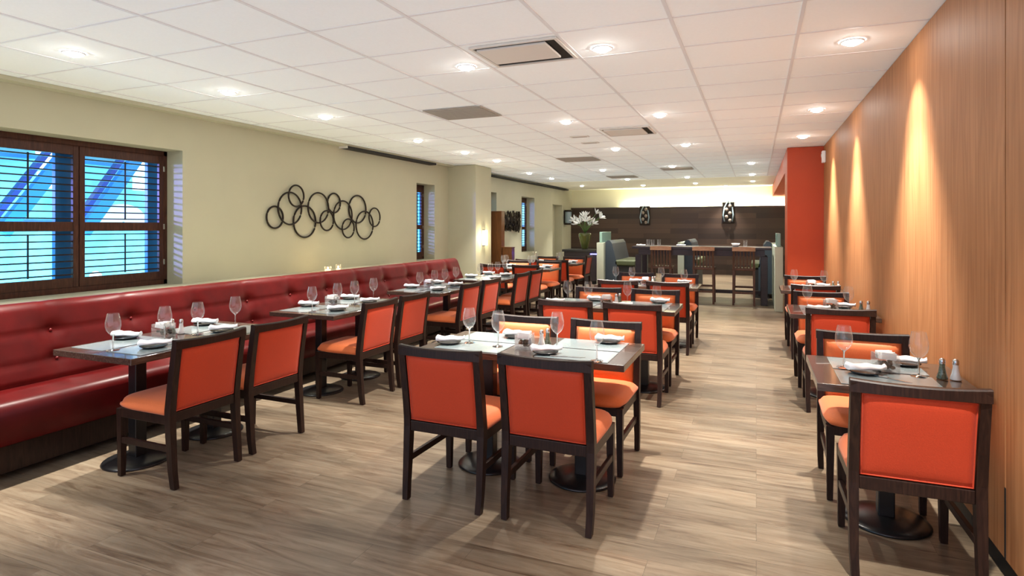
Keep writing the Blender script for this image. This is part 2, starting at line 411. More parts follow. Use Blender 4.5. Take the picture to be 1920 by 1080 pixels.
# outside: a glazed building with slanting steel braces
bd = thing('street_building', 'blue-lit building with slanting steel braces seen through the shutters', 'building', (-11.5, 0, -3))
q = MB(); q.box(-.5, 0, -14, 30, 0, 11); q.build('facade', M['facade'], bd)
q = MB()
for y in range(-13, 30, 2): q.box(0, .10, y-.05, y+.05, 0, 11)
for z in (1.5, 3.4, 4.55, 5.7, 7.2): q.box(0, .08, -14, 30, z-.04, z+.04)
q.build('mullions', M['facade2'], bd)
def brace(y0, z0, y1, z1, w, m, x=.9):
    d = Vector((0, y1-y0, z1-z0)); n = Vector((0, -d.z, d.y)).normalized()*w/2
    q = MB(); q.loft([[Vector((x+s, y0, z0))+n*k for s, k in ((0, -1), (.12, -1), (.12, 1), (0, 1))], [Vector((x+s, y1, z1))+n*k for s, k in ((0, -1), (.12, -1), (.12, 1), (0, 1))]])
    q.build('brace', m, bd)
for dy in (-1.19, 0., 3.6, 9.):
    brace(6.30+dy, 4.45, 7.75+dy, 6.62, .075, M['facadeD'], .94); brace(6.62+dy, 4.40, 8.10+dy, 6.55, .20, M['facade2'], .74)
for (y, z, w, h) in ((6.33, 5.50, .33, .40), (6.35, 5.17, .20, .28), (8.06, 5.52, .30, .36), (8.05, 5.23, .32, .25), (15, 5.3, .5, .6), (22, 5.3, .6, .6)):
    q = MB(); q.box(0, .12, y, y+w, z, z+h); q.build('lit_window', M['litwin'], bd)
q = MB(); N = 20
for r0, r1 in ((.02, .46),):
    pts0 = [(.5, 7.53+r1*cos(pi*i/N), 4.58+r1*sin(pi*i/N)*.75) for i in range(N+1)]
    pts1 = [(.5, 7.53+r0*cos(pi*i/N), 4.58+r0*sin(pi*i/N)*.75) for i in range(N+1)]
    q.loft([pts0, pts1], closed=False); q.loft([[(p[0]-.4, p[1], p[2]) for p in pts0], pts0], closed=False)
q.build('arch', M['paleart'], bd)
sl = thing('street_lamp', 'glowing globe street lamp outside the front window', 'lamp', (-10.2, 6.51, -3))
q = MB(); q.lathe([(.07, 0), (.05, .4), (.035, 3.58)], 10); q.build('post', M['facadeD'], sl)
q = MB(); q.sphere((0, 0, 3.67), .09); q.build('globe', M['litwin'], sl)

# ------------------------------------------------------------------ banquette
bq = thing('banquette_bench', 'long red leather banquette with buttoned back along the window wall', 'bench', (0, 0, 0))
YA, YE = .4, 8.82
seams = [2.62+.58*k for k in range(-3, 11)]
def seamdist(y):
    return min(abs(y-s) for s in seams)
def pillow(y, z):
    dv = seamdist(y)/.29                                    # 0 at a seam, 1 mid panel
    zz = [.46, .585, .775, .955]
    for a, c in zip(zz, zz[1:]):
        if a <= z <= c: u = min(z-a, c-z)/((c-a)/2); break
    else: u = 0
    ev = 1-(1-min(1, dv*2.2))**2; eu = 1-(1-min(1, u*2.4))**2
    nb = 0.
    for zb in (.585, .775):
        d2 = (seamdist(y)/.075)**2+((z-zb)/.06)**2; nb = max(nb, math.exp(-d2))
    return .012*ev+.010*eu-.026*nb
q = MB(); ny = int((YE-YA)/.029); rows = []
prof = []
for i in range(26):
    t = i/25; z = .44+t*.50; x = -4.45-.19*t; prof.append((x, z))
ring = []
for i, (x, z) in enumerate(prof): ring.append((x, z, 1.))
for k in range(1, 9):                                       # rolled top
    a = pi*k/8; ring.append((-4.70-.0+.06*cos(a), .94+.035*sin(a), 0.))
ring.append((-4.76, .5, 0.)); ring.append((-4.76, .02, 0.))
grid = []
for j in range(ny+1):
    y = YA+(YE-YA)*j/ny
    grid.append([(x+(pillow(y, z)*1.0 if f else (.006*(1-(1-min(1, seamdist(y)/.06))**2))), y, z-(0 if f else .010*math.exp(-(seamdist(y)/.012)**2))) for x, z, f in ring])
q.loft(grid, closed=False, smooth=True)
q.bm.faces.new([v for v in [q.bm.verts.new(p) for p in grid[-1]]][::-1])
q.build('backrest', M['leather'], bq)
q = MB(); sp = []
for a in range(0, 9): sp.append((-4.13+.075*cos(pi/2-a*pi/2/8), .385+.075*sin(pi/2-a*pi/2/8)))
sp = [(-4.50, .38), (-4.50, .455), (-4.30, .463)]+sp+[(-4.055, .22), (-4.09, .205), (-4.3, .205)]
q.loft([[(x, YA, z) for x, z in sp], [(x, YE-.02, z) for x, z in sp]], smooth=True)
q.build('seat_cushion', M['leather'], bq)
q = MB(); q.box(-4.74, -4.10, YA, YE-.03, .045, .205); q.build('plinth', M['frame'], bq)
q = MB(); q.box(-4.70, -4.22, YA, YE-.08, .0, .045); q.build('toe_kick', M['black'], bq)
for s in seams:
    if s < 1.9 or s > 8.7: continue
    for zb in (.585, .775):
        q = MB(); t = (zb-.44)/.5
        q.sphere((-4.45-.19*t-.010, s, zb), .011, .6, 1, 1, 8); q.build('button', M['leather2'], bq)

# ------------------------------------------------------------------ dining chair (sitter faces +Y)
def make_chair():
    t = thing('dining_chair', 'x', 'chair', group='orange upholstered dining chairs')
    F = M['frame']
    def ypost(z):                                            # back post centre line
        if z < .42: return -.255+.035*(z/.42)**.7
        return -.220-.062*((z-.42)/.43)**1.2
    for s in (-1, 1):
        q = MB()
        zs = [.004, .1, .2, .3, .40, .45, .55, .65, .75, .845]
        q.bar([((s*(.226 if z > .1 else .226-.004*(1-z/.1)), ypost(z), z), (.78+.22*min(1, z/.38)) if z < .42 else 1-.12*(z-.42)/.43) for z in zs], .040, .046)
        lg = q.build('leg', F, t); q = MB(); q.lathe([(.0005, -.0), (.011, -.0), (.012, .006), (.0005, .006)], 10, cx=s*.222, cy=-.255); q.build('glide', M['steel'], lg)
    for s in (-1, 1):
        q = MB(); q.bar([((s*.214, .212, .004), .70), ((s*.212, .212, .40), 1.), ((s*.212, .212, .41), 1.)], .042, .042); lg = q.build('leg', F, t); q = MB(); q.lathe([(.0005, 0), (.011, 0), (.012, .006), (.0005, .006)], 10, cx=s*.214, cy=.212); q.build('glide', M['steel'], lg)
    # top rail, curved in plan
    q = MB(); n = 12; rings = []
    for i in range(n+1):
        u = -1+2*i/n; x = .247*u; y = ypost(.83)-.012*(1-u*u)
        rings.append([(x, y-.020, .803), (x, y+.018, .803), (x, y+.016, .842+.010*u*u), (x, y+.010, .848+.010*u*u), (x, y-.014, .848+.010*u*u), (x, y-.020, .842+.010*u*u)])
    q.loft(rings); q.build('top_rail', F, t)
    q = MB(); q.box(-.206, .206, -.240, -.200, .375, .432, .004); q.build('back_rail', F, t)
    q = MB()
    q.box(-.232, -.200, -.20, .195, .362, .418, .003); q.box(.200, .232, -.20, .195, .362, .418, .003); q.box(-.195, .195, .200, .228, .362, .418, .003)
    q.build('apron', F, t)
    for s in (-1, 1):
        q = MB(); q.box(s*.218-.011, s*.218+.011, -.225, .195, .205, .240, .003); q.build('stretcher', F, t)
    # seat: domed cushion with rounded front corners
    q = MB(); n = 20; m_ = 16; top = []; 
    def sx(u, v):
        k = max(0, (v-.6)/.4); lim = 1-.10*k**2.5
        return .238*u*lim
    def sy(u, v): return -.198+.452*v-.035*max(0, abs(u)-.55)**2*4*v
    g = []
    for j in range(m_+1):
        v = j/m_; row = []
        for i in range(n+1):
            u = -1+2*i/n
            eu = 1-abs(u)**6; ev = 1-(2*v-1)**6 if v > .5 else 1-(1-2*v)**10
            row.append(q.bm.verts.new((sx(u, v), sy(u, v), .442+.045*max(0, eu*ev)**.45)))
        g.append(row)
    fs = [q.bm.faces.new((g[j][i], g[j][i+1], g[j+1][i+1], g[j+1][i])) for j in range(m_) for i in range(n)]
    edge = [g[0][i] for i in range(n+1)]+[g[j][n] for j in range(1, m_+1)]+[g[m_][i] for i in range(n-1, -1, -1)]+[g[j][0] for j in range(m_-1, 0, -1)]
    low = [q.bm.verts.new((v.co.x*.975, v.co.y*.985, .416)) for v in edge]
    mid = [q.bm.verts.new((v.co.x*1.01, v.co.y*1.006, .430)) for v in edge]
    for a, bb in ((edge, mid), (mid, low)):
        for i in range(len(a)):
            j = (i+1) % len(a); fs.append(q.bm.faces.new((a[i], a[j], bb[j], bb[i])))
    fs.append(q.bm.faces.new(low))
    q._fin(fs, True); q.build('seat_cushion', M['orange'], t)
    # back pad, puffed on both faces
    q = MB(); nx, nz = 14, 14; W = .2035; z0, z1 = .436, .802
    def face(sgn, puff, off):
        r = []
        for j in range(nz+1):
            v = j/nz; z = z0+(z1-z0)*v; row = []
            for i in range(nx+1):
                u = -1+2*i/nx; e = max(0, (1-abs(u)**5)*(1-abs(2*v-1)**5))**.5
                row.append(q.bm.verts.new((W*u, ypost(z)-.010*(1-u*u)*v+off+sgn*puff*e, z)))
            r.append(row)
        return r
    def rim(r): return [r[0][i] for i in range(nx+1)]+[r[j][nx] for j in range(1, nz+1)]+[r[nz][i] for i in range(nx-1, -1, -1)]+[r[j][0] for j in range(nz-1, 0, -1)]
    def pad(r, back, name, m):
        fs = [q.bm.faces.new((r[j][i], r[j][i+1], r[j+1][i+1], r[j+1][i])) for j in range(nz) for i in range(nx)]
        a = rim(r); bb = [q.bm.verts.new((v.co.x, v.co.y+back, v.co.z)) for v in a]
        for i in range(len(a)):
            j = (i+1) % len(a); fs.append(q.bm.faces.new((a[i], a[j], bb[j], bb[i])))
        fs.append(q.bm.faces.new(bb)); q._fin(fs, True); q.build(name, m, t)
    pad(face(1, .030, .008), -.0115, 'back_cushion', M['orange'])
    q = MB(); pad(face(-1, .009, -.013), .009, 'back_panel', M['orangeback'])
    q = MB(); pts = [(x, ypost(z)-.010*(1-(x/W)**2)*((z-z0)/(z1-z0))-.014, z) for x, z in
        [(-W+.004+2*(W-.004)*i/10, z0+.004) for i in range(10)]+[(W-.004, z0+.004+(z1-z0-.008)*i/8) for i in range(8)]+[(W-.004-2*(W-.004)*i/10, z1-.004) for i in range(10)]+[(-W+.004, z1-.004-(z1-z0-.008)*i/8) for i in range(8)]]
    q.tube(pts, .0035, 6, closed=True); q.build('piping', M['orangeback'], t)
    return t
PROTO['chair'] = (make_chair(), False)

# ------------------------------------------------------------------ tables
def make_table(kind, w, d, ped, topmat, name='dining_table'):
    t = thing(name, 'x', 'table')
    q = MB(); q.box(-w/2, w/2, -d/2, d/2, .712, .75, .003); q.build('table_top', topmat, t)
    for px, py in ped:
        q = MB(); q.box(px-.037, px+.037, py-.037, py+.037, .03, .69, .006); q.box(px-.16, px+.16, py-.03, py+.03, .69, .712); q.box(px-.03, px+.03, py-.16, py+.16, .69, .712)
        pc = q.build('pedestal_column', M['iron'], t)
        q = MB(); q.lathe([(0.002, .036), (.06, .034), (.16, .024), (.192, .014), (.200, .006), (.196, 0), (.002, 0)], 40); q.build('pedestal_base', M['iron'], pc).location = (px, py, 0)
    PROTO[kind] = (t, False)
make_table('tableL', .70, 1.20, [(-.06, -.27), (-.06, .31)], M['topY'])
make_table('tableC', 1.28, .64, [(-.265, -.08), (.34, -.08)], M['top'])
make_table('tableR', .68, .68, [(0, 0)], M['top'])

# ------------------------------------------------------------------ tableware
def glass_profile():
    return [(.0365, .0), (.034, .0025), (.010, .005), (.0045, .012), (.0038, .05), (.0042, .082), (.010, .092), (.024, .104), (.036, .122), (.042, .145), (.0415, .170), (.036, .198), (.031, .222)]
def make_glass(parts):
    P = glass_profile()
    if parts:
        t = thing('wine_glass', 'x', 'glass')
        q = MB(); q.lathe(P[6:], 28); q.build('bowl', M['glass'], t)
        q = MB(); q.lathe(P[3:7], 12); q.build('stem', M['stemglass'], t)
        q = MB(); q.lathe([(.0005, 0)]+P[:4], 28); q.build('foot', M['stemglass'], t)
        return t
    q = MB(); q.lathe([(.0005, 0)]+P, 16)
    return tag(q.build('wine_glass', M['glass']), 'x', 'glass')
PROTO['glass'] = (make_glass(True), False); PROTO['glassfar'] = (make_glass(False), False)
def make_plate():
    q = MB(); q.lathe([(.0005, .004), (.05, .004), (.062, .010), (.076, .015), (.077, .012), (.062, .004), (.05, 0), (.0005, 0)], 32)
    return tag(q.build('side_plate', M['slate']), 'x', 'plate')
PROTO['plate'] = (make_plate(), False)
def make_napkin():
    q = MB(); n = 14; rings = []
    for i in range(n+1):
        u = i/n; x = -.085+.185*u
        w = .048*(1-.55*max(0, (u-.55)/.45))*(1+.06*sin(9*u)); h = .034*(1-.35*u)*(1+.12*sin(13*u+1))
        if i == 0: w *= .7; h *= .6
        if i in (n-1,): w *= .55; h *= .9
        if i == n: w *= .85; h *= 1.25
        rings.append([(x, w*cos(a), .002+max(0, h*(.5+.5*sin(a)))*(1+.10*sin(3*a+5*u))) for a in [2*pi*k/14 for k in range(14)]])
    q.loft(rings, smooth=True)
    return tag(q.build('napkin', M['white']), 'x', 'napkin')
PROTO['napkin'] = (make_napkin(), False)
def make_mat(w, d):
    q = MB(); q.box(-w/2, w/2, -d/2, d/2, 0, .0025, .001, 1)
    return tag(q.build('placemat', M['mat']), 'x', 'placemat')
PROTO['mat'] = (make_mat(.43, .29), False)
def make_holder():
    t = thing('sachet_holder', 'x', 'holder')
    q = MB(); s = .052
    for x0, x1, y0, y1 in ((-s, s, -s, -s+.004), (-s, s, s-.004, s), (-s, -s+.004, -s+.004, s-.004), (s-.004, s, -s+.004, s-.004)): q.box(x0, x1, y0, y1, .0, .088, .001, 1)
    q.box(-s+.004, s-.004, -s+.004, s-.004, 0, .006); q.build('glass_box', M['glass'], t)
    q = MB()
    rnd = random.Random(3)
    for i in range(24): q.sphere((rnd.uniform(-.034, .034), rnd.uniform(-.034, .034), .017+rnd.uniform(0, .026)), .0115, 1.1, .9, .8, 8)
    q.build('pebbles', M['stone'], t)['label'] = 'brown pebbles at the bottom of the holder'
    q = MB()
    for i in range(9):
        y = -.038+.0095*i; rot = Matrix.Rotation(rnd.uniform(-.25, .25), 4, 'X') @ Matrix.Rotation(rnd.uniform(-.18, .18), 4, 'Y')
        q.box(-.034, .034, -.003, .003, -.018, .018, .001, 1, Matrix.Translation((rnd.uniform(-.006, .006), y, .080)) @ rot)
    q.build('sachets', M['petal'], t)['label'] = 'white sachets standing in the holder'
    return t
PROTO['holder'] = (make_holder(), False)
def make_shaker(which):
    t = thing(which+'_shaker', 'x', 'shaker')
    q = MB(); q.lathe([(.0005, 0), (.024, 0), (.025, .004), (.017, .03), (.012, .062), (.0125, .075)], 18); q.build('shaker_body', M['salt' if which == 'salt' else 'pepper'], t)
    q = MB(); q.lathe([(.0132, .073), (.0138, .080), (.0135, .092), (.009, .099), (.0005, .101)], 18); q.build('cap', M['steel'], t)
    return t
PROTO['salt'] = (make_shaker('salt'), False); PROTO['pepper'] = (make_shaker('pepper'), False)
def make_knife():
    q = MB()
    q.box(-.10, .0, -.004, .004, .001, .006, .002, 1); q.loft([[(0, -.006, .001), (0, .006, .001), (0, .006, .003), (0, -.006, .003)], [(.07, -.009, .001), (.07, .008, .001), (.07, .008, .0025), (.07, -.009, .0025)], [(.105, .003, .001), (.105, .006, .001), (.105, .006, .002), (.105, .003, .002)]])
    return tag(q.build('table_knife', M['steel']), 'x', 'knife')
PROTO['knife'] = (make_knife(), False)

TT = .75
# ---- banquette row
def lay(tname, seats, near, holder=None, salt=None, pepper=None):
    """seats: list of (mat pos, mat rot, plate pos, napkin rot, glass pos, where)"""
    for mp, mr, pp, nr, gp, where in seats:
        if mp: place('mat', 'slate grey placemat on %s, %s' % (tname, where), (*mp, TT+.0002), mr, 'grey placemats')
        zt = TT+.0032
        if pp:
            place('plate', 'black side plate on %s, %s' % (tname, where), (*pp, zt), 0, 'black side plates')
            place('napkin', 'folded white napkin on %s, %s' % (tname, where), (*pp, zt+.0165), nr, 'folded white napkins')
        if gp:
            place('glass' if near else 'glassfar', 'empty wine glass on %s, %s' % (tname, where), (*gp, TT+.0030), 0, 'empty wine glasses')
    if holder: place('holder', 'square glass sachet holder on %s' % tname, (*holder, TT+.0034), .15, 'glass sachet holders')
    if salt: place('salt', 'white salt shaker with metal cap on %s' % tname, (*salt, TT+.0034), 0, 'salt shakers')
    if pepper: place('pepper', 'dark pepper shaker with metal cap on %s' % tname, (*pepper, TT+.0034), 0, 'pepper shakers')

LT = [(2.88, 'front banquette table'), (4.62, 'second banquette table'), (6.42, 'third banquette table'), (8.05, 'last banquette table')]
XT = -3.62
for i, (yc, nm) in enumerate(LT):
    place('tableL', ['dark wood table at the front end of the red banquette', 'second dark table along the red banquette', 'third dark table along the red banquette', 'dark table at the far end of the red banquette'][i], (XT, yc, 0), 0, 'banquette tables')
    S = []
    for k, (dy, w1) in enumerate(((-.30, 'front half'), (.30, 'rear half'))):
        for dx, w2, rot in ((-.17, 'bench side', pi/2), (.17, 'chair side', pi/2)):
            gp = {(-.30, -.17): (XT+.02, yc-.48), (-.30, .17): (XT+.02, yc-.14), (.30, -.17): (XT+.03, yc+.10), (.30, .17): (XT+.0, yc+.45)}[(dy, dx)]
            pp = {(-.30, -.17): (XT-.27, yc-.20), (-.30, .17): (XT+.17, yc-.33), (.30, -.17): (XT-.26, yc+.40), (.30, .17): (XT+.10, yc+.24)}[(dy, dx)]
            S.append(((XT+dx, yc+dy), rot, pp, .35 if dx < 0 else .9, gp, '%s, %s' % (w1, w2)))
    lay('the '+nm, S, i < 2, (XT-.11, yc-.05) if i < 3 else None, (XT-.10, yc+.075) if i == 0 else None, (XT-.17, yc+.06) if i == 0 else None)
CY = [(2.62, 3.19), (4.36, 4.94), (6.15, 6.72), (7.78, 8.34)]
for (ya, yb), (yc, nm) in zip(CY, LT):
    for y, w in ((ya, 'nearer the camera'), (yb, 'nearer the bar')):
        place('chair', 'orange chair facing the banquette at the %s, the one %s' % (nm, w), (-3.32, y, 0), pi/2+random.uniform(-.02, .02))
# ---- centre row
CT = [(3.51, 'front centre table'), (5.66, 'middle centre table'), (7.82, 'rear centre table')]
XC = -1.30
for i, (yc, nm) in enumerate(CT):
    place('tableC', ['dark four-seat table at the front of the centre row', 'dark four-seat table in the middle of the centre row', 'dark four-seat table at the bar end of the centre row'][i], (XC, yc, 0), 0, 'centre row tables')
    S = []
    for dx, w1 in ((-.33, 'banquette end'), (.33, 'wood-wall end')):
        for dy, w2 in ((-.155, 'camera side'), (.155, 'bar side')):
            gp = {(-.33, .155): (XC-.41, yc-.08), (-.33, -.155): (XC-.19, yc-.12), (.33, .155): (XC+.17, yc-.04), (.33, -.155): (XC+.48, yc-.28)}[(dx, dy)]
            pp = {(-.33, -.155): (XC-.52, yc-.15), (-.33, .155): (XC-.20, yc+.20), (.33, -.155): (XC+.15, yc-.20), (.33, .155): (XC+.42, yc+.26)}[(dx, dy)]
            S.append(((XC+dx, yc+dy), 0, pp, .1 if dy > 0 else .5, gp, '%s, %s' % (w1, w2)))
    lay('the '+nm, S, i < 1, (XC-.02, yc-.10), (XC+.055, yc-.0), (XC+.075, yc+.06))
FR = [(3.045, 3.765), (5.30, 5.82), (7.43, 7.98)]
for i, (yc, nm) in enumerate(CT):
    yn = [3.05, 5.28, 7.42][i]; yf = [3.75, 5.93, 8.10][i]
    for x, w in ((-1.555, 'banquette end'), (-.965, 'wood-wall end')):
        place('chair', 'orange chair with its back to the camera at the %s, %s' % (nm, w), (x, yn, 0), random.uniform(-.02, .02))
        place('chair', 'orange chair facing the camera at the %s, %s' % (nm, w), (x, yf, 0), pi+random.uniform(-.02, .02))
# ---- wood-wall row
RT = [(3.53, 'front wood-wall table'), (5.97, 'middle wood-wall table'), (8.00, 'rear wood-wall table')]
XW = .61
for i, (yc, nm) in enumerate(RT):
    place('tableR', ['dark two-seat table by the veneer wall, closest to the camera', 'dark two-seat table midway along the veneer wall', 'dark two-seat table by the veneer wall near the orange column'][i], (XW, yc, 0), 0, 'wood-wall tables')
    S = [((XW-.02, yc-.165), 0, (XW-.09, yc-.02) if 0 else (XW-.10, yc-.05), .3, (XW+.14, yc-.02), 'camera side'), ((XW-.02, yc+.165), 0, (XW+.13, yc+.24), -.1, (XW-.18, yc+.05), 'bar side')]
    lay('the '+nm, S, i < 1, (XW+.01, yc+.06), (XW+.29, yc-.03), (XW+.235, yc-.03))
    yn, yf = [(3.165, 3.885), (5.60, 6.34), (7.66, 8.42)][i]
    place('chair', 'orange chair with its back to the camera at the %s' % nm, (XW, yn, 0), random.uniform(-.015, .015))
    place('chair', 'orange chair facing the camera at the %s' % nm, (XW-.02, yf, 0), pi+random.uniform(-.015, .015))
for (nm, x, y, r, w) in (('the front centre table', -1.0, 3.26, .2, 'before the wood-wall end seat'), ('the front wood-wall table', .60, 3.40, -.6, 'beside the napkin'), ('the front banquette table', -3.42, 2.70, 1.3, 'beside the napkin')):
    place('knife', 'table knife lying on %s, %s' % (nm, w), (x, y, TT+.0035), r, 'table knives')
# ---- tables beyond the pillar
XM = -3.96
for i, (yc, nm) in enumerate(((10.10, 'first table beyond the pillar'), (11.75, 'second table beyond the pillar'))):
    place('tableC', 'dark four-seat table beyond the pillar, %s' % ('beside the chestnut cabinet' if i == 0 else 'nearer the console'), (XM, yc, 0), 0, 'tables beyond the pillar')
    S = []
    for dx, w1 in ((-.33, 'wall end'), (.33, 'aisle end')):
        for dy, w2 in ((-.155, 'camera side'), (.155, 'bar side')):
            S.append(((XM+dx, yc+dy), 0, (XM+dx*1.1+.05, yc+dy*1.3), .2, (XM+dx*.8-.08, yc+dy*.5), '%s, %s' % (w1, w2)))
    lay('the '+nm, S, False)
    for x, w in ((XM-.265, 'wall end'), (XM+.34, 'aisle end')):
        place('chair', 'orange chair turned from camera, %s, %s' % (nm, w), (x, yc-.42, 0), random.uniform(-.02, .02))
        place('chair', 'orange chair facing camera, %s, %s' % (nm, w), (x, yc+.26, 0), pi+random.uniform(-.02, .02))
place('chair', 'orange chair standing alone beside the dark console', (-3.78, 13.1, 0), pi/2)

# ------------------------------------------------------------------ ring wall art
ra = thing('wall_art', 'wall sculpture of overlapping dark metal rings above the banquette', 'wall art', (XL+.03, 0, 0))
def ray(u, v):
    f = 1112.; th = radians(22.3853); r = (u-960)/f
    return Vector((cos(th)*r-sin(th), cos(th)+sin(th)*r, (425-v)/f))
RINGS = [(247, 590, 300), (430, 478, 430), (500, 320, 290), (625, 645, 420), (790, 470, 400), (888, 632, 270), (995, 410, 265), (1100, 563, 380), (1158, 730, 255), (1293, 488, 365), (1375, 690, 370), (1492, 590, 250)]
for i, (px, py, h) in enumerate(RINGS):
    d = ray(480+px/6.75, 320+py/6.75); t = (XL+.03)/d.x; y = d.y*t; z = 1.5+d.z*t
    fw = y*cos(radians(22.385))-XL*sin(radians(22.385)); R = h/6.75/1112*fw/2-.012
    q = MB(); q.tube([((i % 3)*.012-.01, y+R*cos(2*pi*k/40), z+R*sin(2*pi*k/40)) for k in range(40)], .0125, 8, closed=True); q.build('ring', M['ring'], ra)
# dark plate art beyond the cabinet
da = thing('wall_sculpture', 'dark wall sculpture of jagged overlapping metal leaves beside the chestnut cabinet', 'wall art', (XL+.04, 14.15, 1.63))
rnd = random.Random(11); q = MB()
for i in range(150):
    y, z = rnd.uniform(-.54, .54), rnd.uniform(-.21, .21); a = rnd.uniform(-.9, .9); l, w = rnd.uniform(.04, .085), rnd.uniform(.018, .04)
    q.box(-.006, .006, -w, w, -l, l, 0, 1, Matrix.Translation((rnd.uniform(-.02, .05), y, z)) @ Matrix.Rotation(a, 4, 'X') @ Matrix.Rotation(rnd.uniform(-.6, .6), 4, 'Z'))
q.build('leaves', M['ring'], da)
q = MB(); q.box(-.03, -.02, -.5, .5, -.01, .01); q.box(-.03, -.02, -.5, .5, .15, .17); q.box(-.03, -.02, -.5, .5, -.17, -.15); q.build('mounting_bars', M['ring'], da)

# tealights on the ledge
for y, lb in ((6.58, 'short glass tealight holder on the ledge, flame lit'), (6.80, 'slimmer glass tealight holder on the ledge beside the short one')):
    t = thing('tealight_holder', lb, 'candle', (-5.45, y, .87), group='tealights on the ledge')
    q = MB(); r = .045 if y < 6.7 else .034; hh = .085 if y < 6.7 else .10
    q.lathe([(.0005, .004), (r*.9, .004), (r, .012), (r, hh)], 20); q.build('glass_cup', M['glass'], t)
    q = MB(); q.lathe([(.0005, .042), (r*.8, .042), (r*.85, .008), (.0005, .008)], 16); q.build('candle', M['wax'], t)
    q = MB(); q.sphere((0, 0, .060), .009, 1, 1, 1.8, 10); q.build('flame', M['flame'], t)

# cabinets by the pillar
t = thing('display_cabinet', 'tall chestnut veneer cabinet standing just beyond the pillar', 'cabinet', (-5.43, 12.35, 0))
q = MB(); q.box(-.16, .15, -.15, .03, .08, 1.83, .004); q.build('cabinet_body', M['cabwood'], t)
q = MB(); q.box(-.17, .16, -.16, .04, 1.83, 1.85, .003); q.build('cap', M['cabwood'], t)
q = MB(); q.box(-.15, .14, -.13, .02, 0, .08); q.build('toe_kick', M['black'], t)
t = thing('low_cabinet', 'lower chestnut cabinet beside the tall one', 'cabinet', (-5.15, 12.35, 0))
q = MB(); q.box(-.115, .115, -.14, .03, .08, 1.02, .004); q.build('cabinet_body', M['cabwood'], t)
q = MB(); q.box(-.12, .12, -.15, .04, 1.02, 1.045, .003); q.build('cabinet_top', M['cabwood'], t)
q = MB(); q.box(-.11, .11, -.12, .02, 0, .08); q.build('toe_kick', M['black'], t)
# sconce on the pillar side
def sconce(loc, rz, label, name='wall_sconce', r=.07, h=.30, shade=None):
    t = thing(name, label, 'wall light', loc, rz)
    q = MB(); q.box(-.012, 0, -.05, .05, -h/2-.02, h/2+.02, .003); q.build('back_plate', M['steel'], t)
    n = 12; q = MB()
    q.loft([[(.004+r*sin(pi*k/n), -r*cos(pi*k/n), z) for k in range(n+1)] for z in (-h/2, h/2)], closed=False, smooth=True); q.build('shade', shade or M['shade'], t)
    return t
sconce((-5.225, 11.15, 1.27), 0, 'lit half-round sconce on the side of the pillar', r=.075, h=.30)
t = thing('wall_sconce', 'grey glass tube sconce with dark caps beside the dark panelling', 'wall light', (XL+.01, 18.78, 1.82))
q = MB(); q.box(0, .03, -.06, .06, -.2, .2); q.build('back_plate', M['ring'], t)
q = MB(); q.lathe([(.11, -.20), (.11, .17)], 16, cx=.13); q.build('glass_tube', M['greyglass'], t)
for z in (-.26, .17):
    q = MB(); q.lathe([(.0005, z), (.13, z), (.13, z+.06), (.0005, z+.06)], 16, cx=.13); q.build('cap', M['ring'], t)
# two ornate wall lamps on the panelling
def ornate(x, z, h, w, label):
    t = thing('ornate_wall_lamp', label, 'wall light', (x, YB-.155, z), group='ornate wall lamps on the panelling')
    q = MB(); q.box(-w/2, w/2, -.03, .014, -h/2, h/2, .02); q.build('back_plate', M['ring'], t)
    q = MB()
    for s in (-1, 1): q.tube([(s*w*.30, -.05, -h*.4), (s*w*.42, -.08, -.1*h), (s*w*.30, -.06, .25*h), (s*w*.12, -.05, .48*h)], .022, 8)
    q.tube([(0, -.05, h*.45), (0, -.05, h*.60)], [.03, .006], 8); q.build('scrollwork', M['greyglass'], t)
    rnd2 = random.Random(int(x*100)); q = MB()
    for k in range(5): q.sphere(((-1)**k*w*.14, -.10, -h*.36+h*.17*k), .052, 1, .8, 1.1, 10)
    q.build('beads', M['bead'], t); return t
ornate(-3.36, 1.86, .62, .34, 'ornate dark wall lamp on the panelling above the left end of the bar table')
ornate(-.80, 1.93, .66, .36, 'ornate dark wall lamp on the panelling above the right end of the bar table')

# ------------------------------------------------------------------ bar area
bt = thing('bar_table', 'long dark plum bar-height table with stools before it', 'table', (-1.03, 12.6, 0))
q = MB(); q.box(-1.32, 1.30, -.45, .45, 1.055, 1.10, .004); q.build('table_top', M['purplewood'], bt)
q = MB(); q.box(-1.20, 1.18, -.40, -.36, .93, 1.055, .003); q.box(-1.20, 1.18, .36, .40, .93, 1.055, .003); q.box(-1.2, -1.16, -.36, .36, .93, 1.055); q.box(1.14, 1.18, -.36, .36, .93, 1.055); q.build('apron', M['purplewood'], bt)
for x in (-1.20, 1.17):
    for y in (-.36, .36):
        q = MB(); q.box(x-.06, x+.06, y-.06, y+.06, 0, .93, .005); q.build('leg', M['purplewood'], bt)
q = MB(); q.box(-1.14, 1.11, -.03, .03, .17, .24); q.box(-1.22, -1.18, -.30, .30, .17, .24); q.box(1.15, 1.19, -.30, .30, .17, .24); q.build('foot_rail', M['purplewood'], bt)
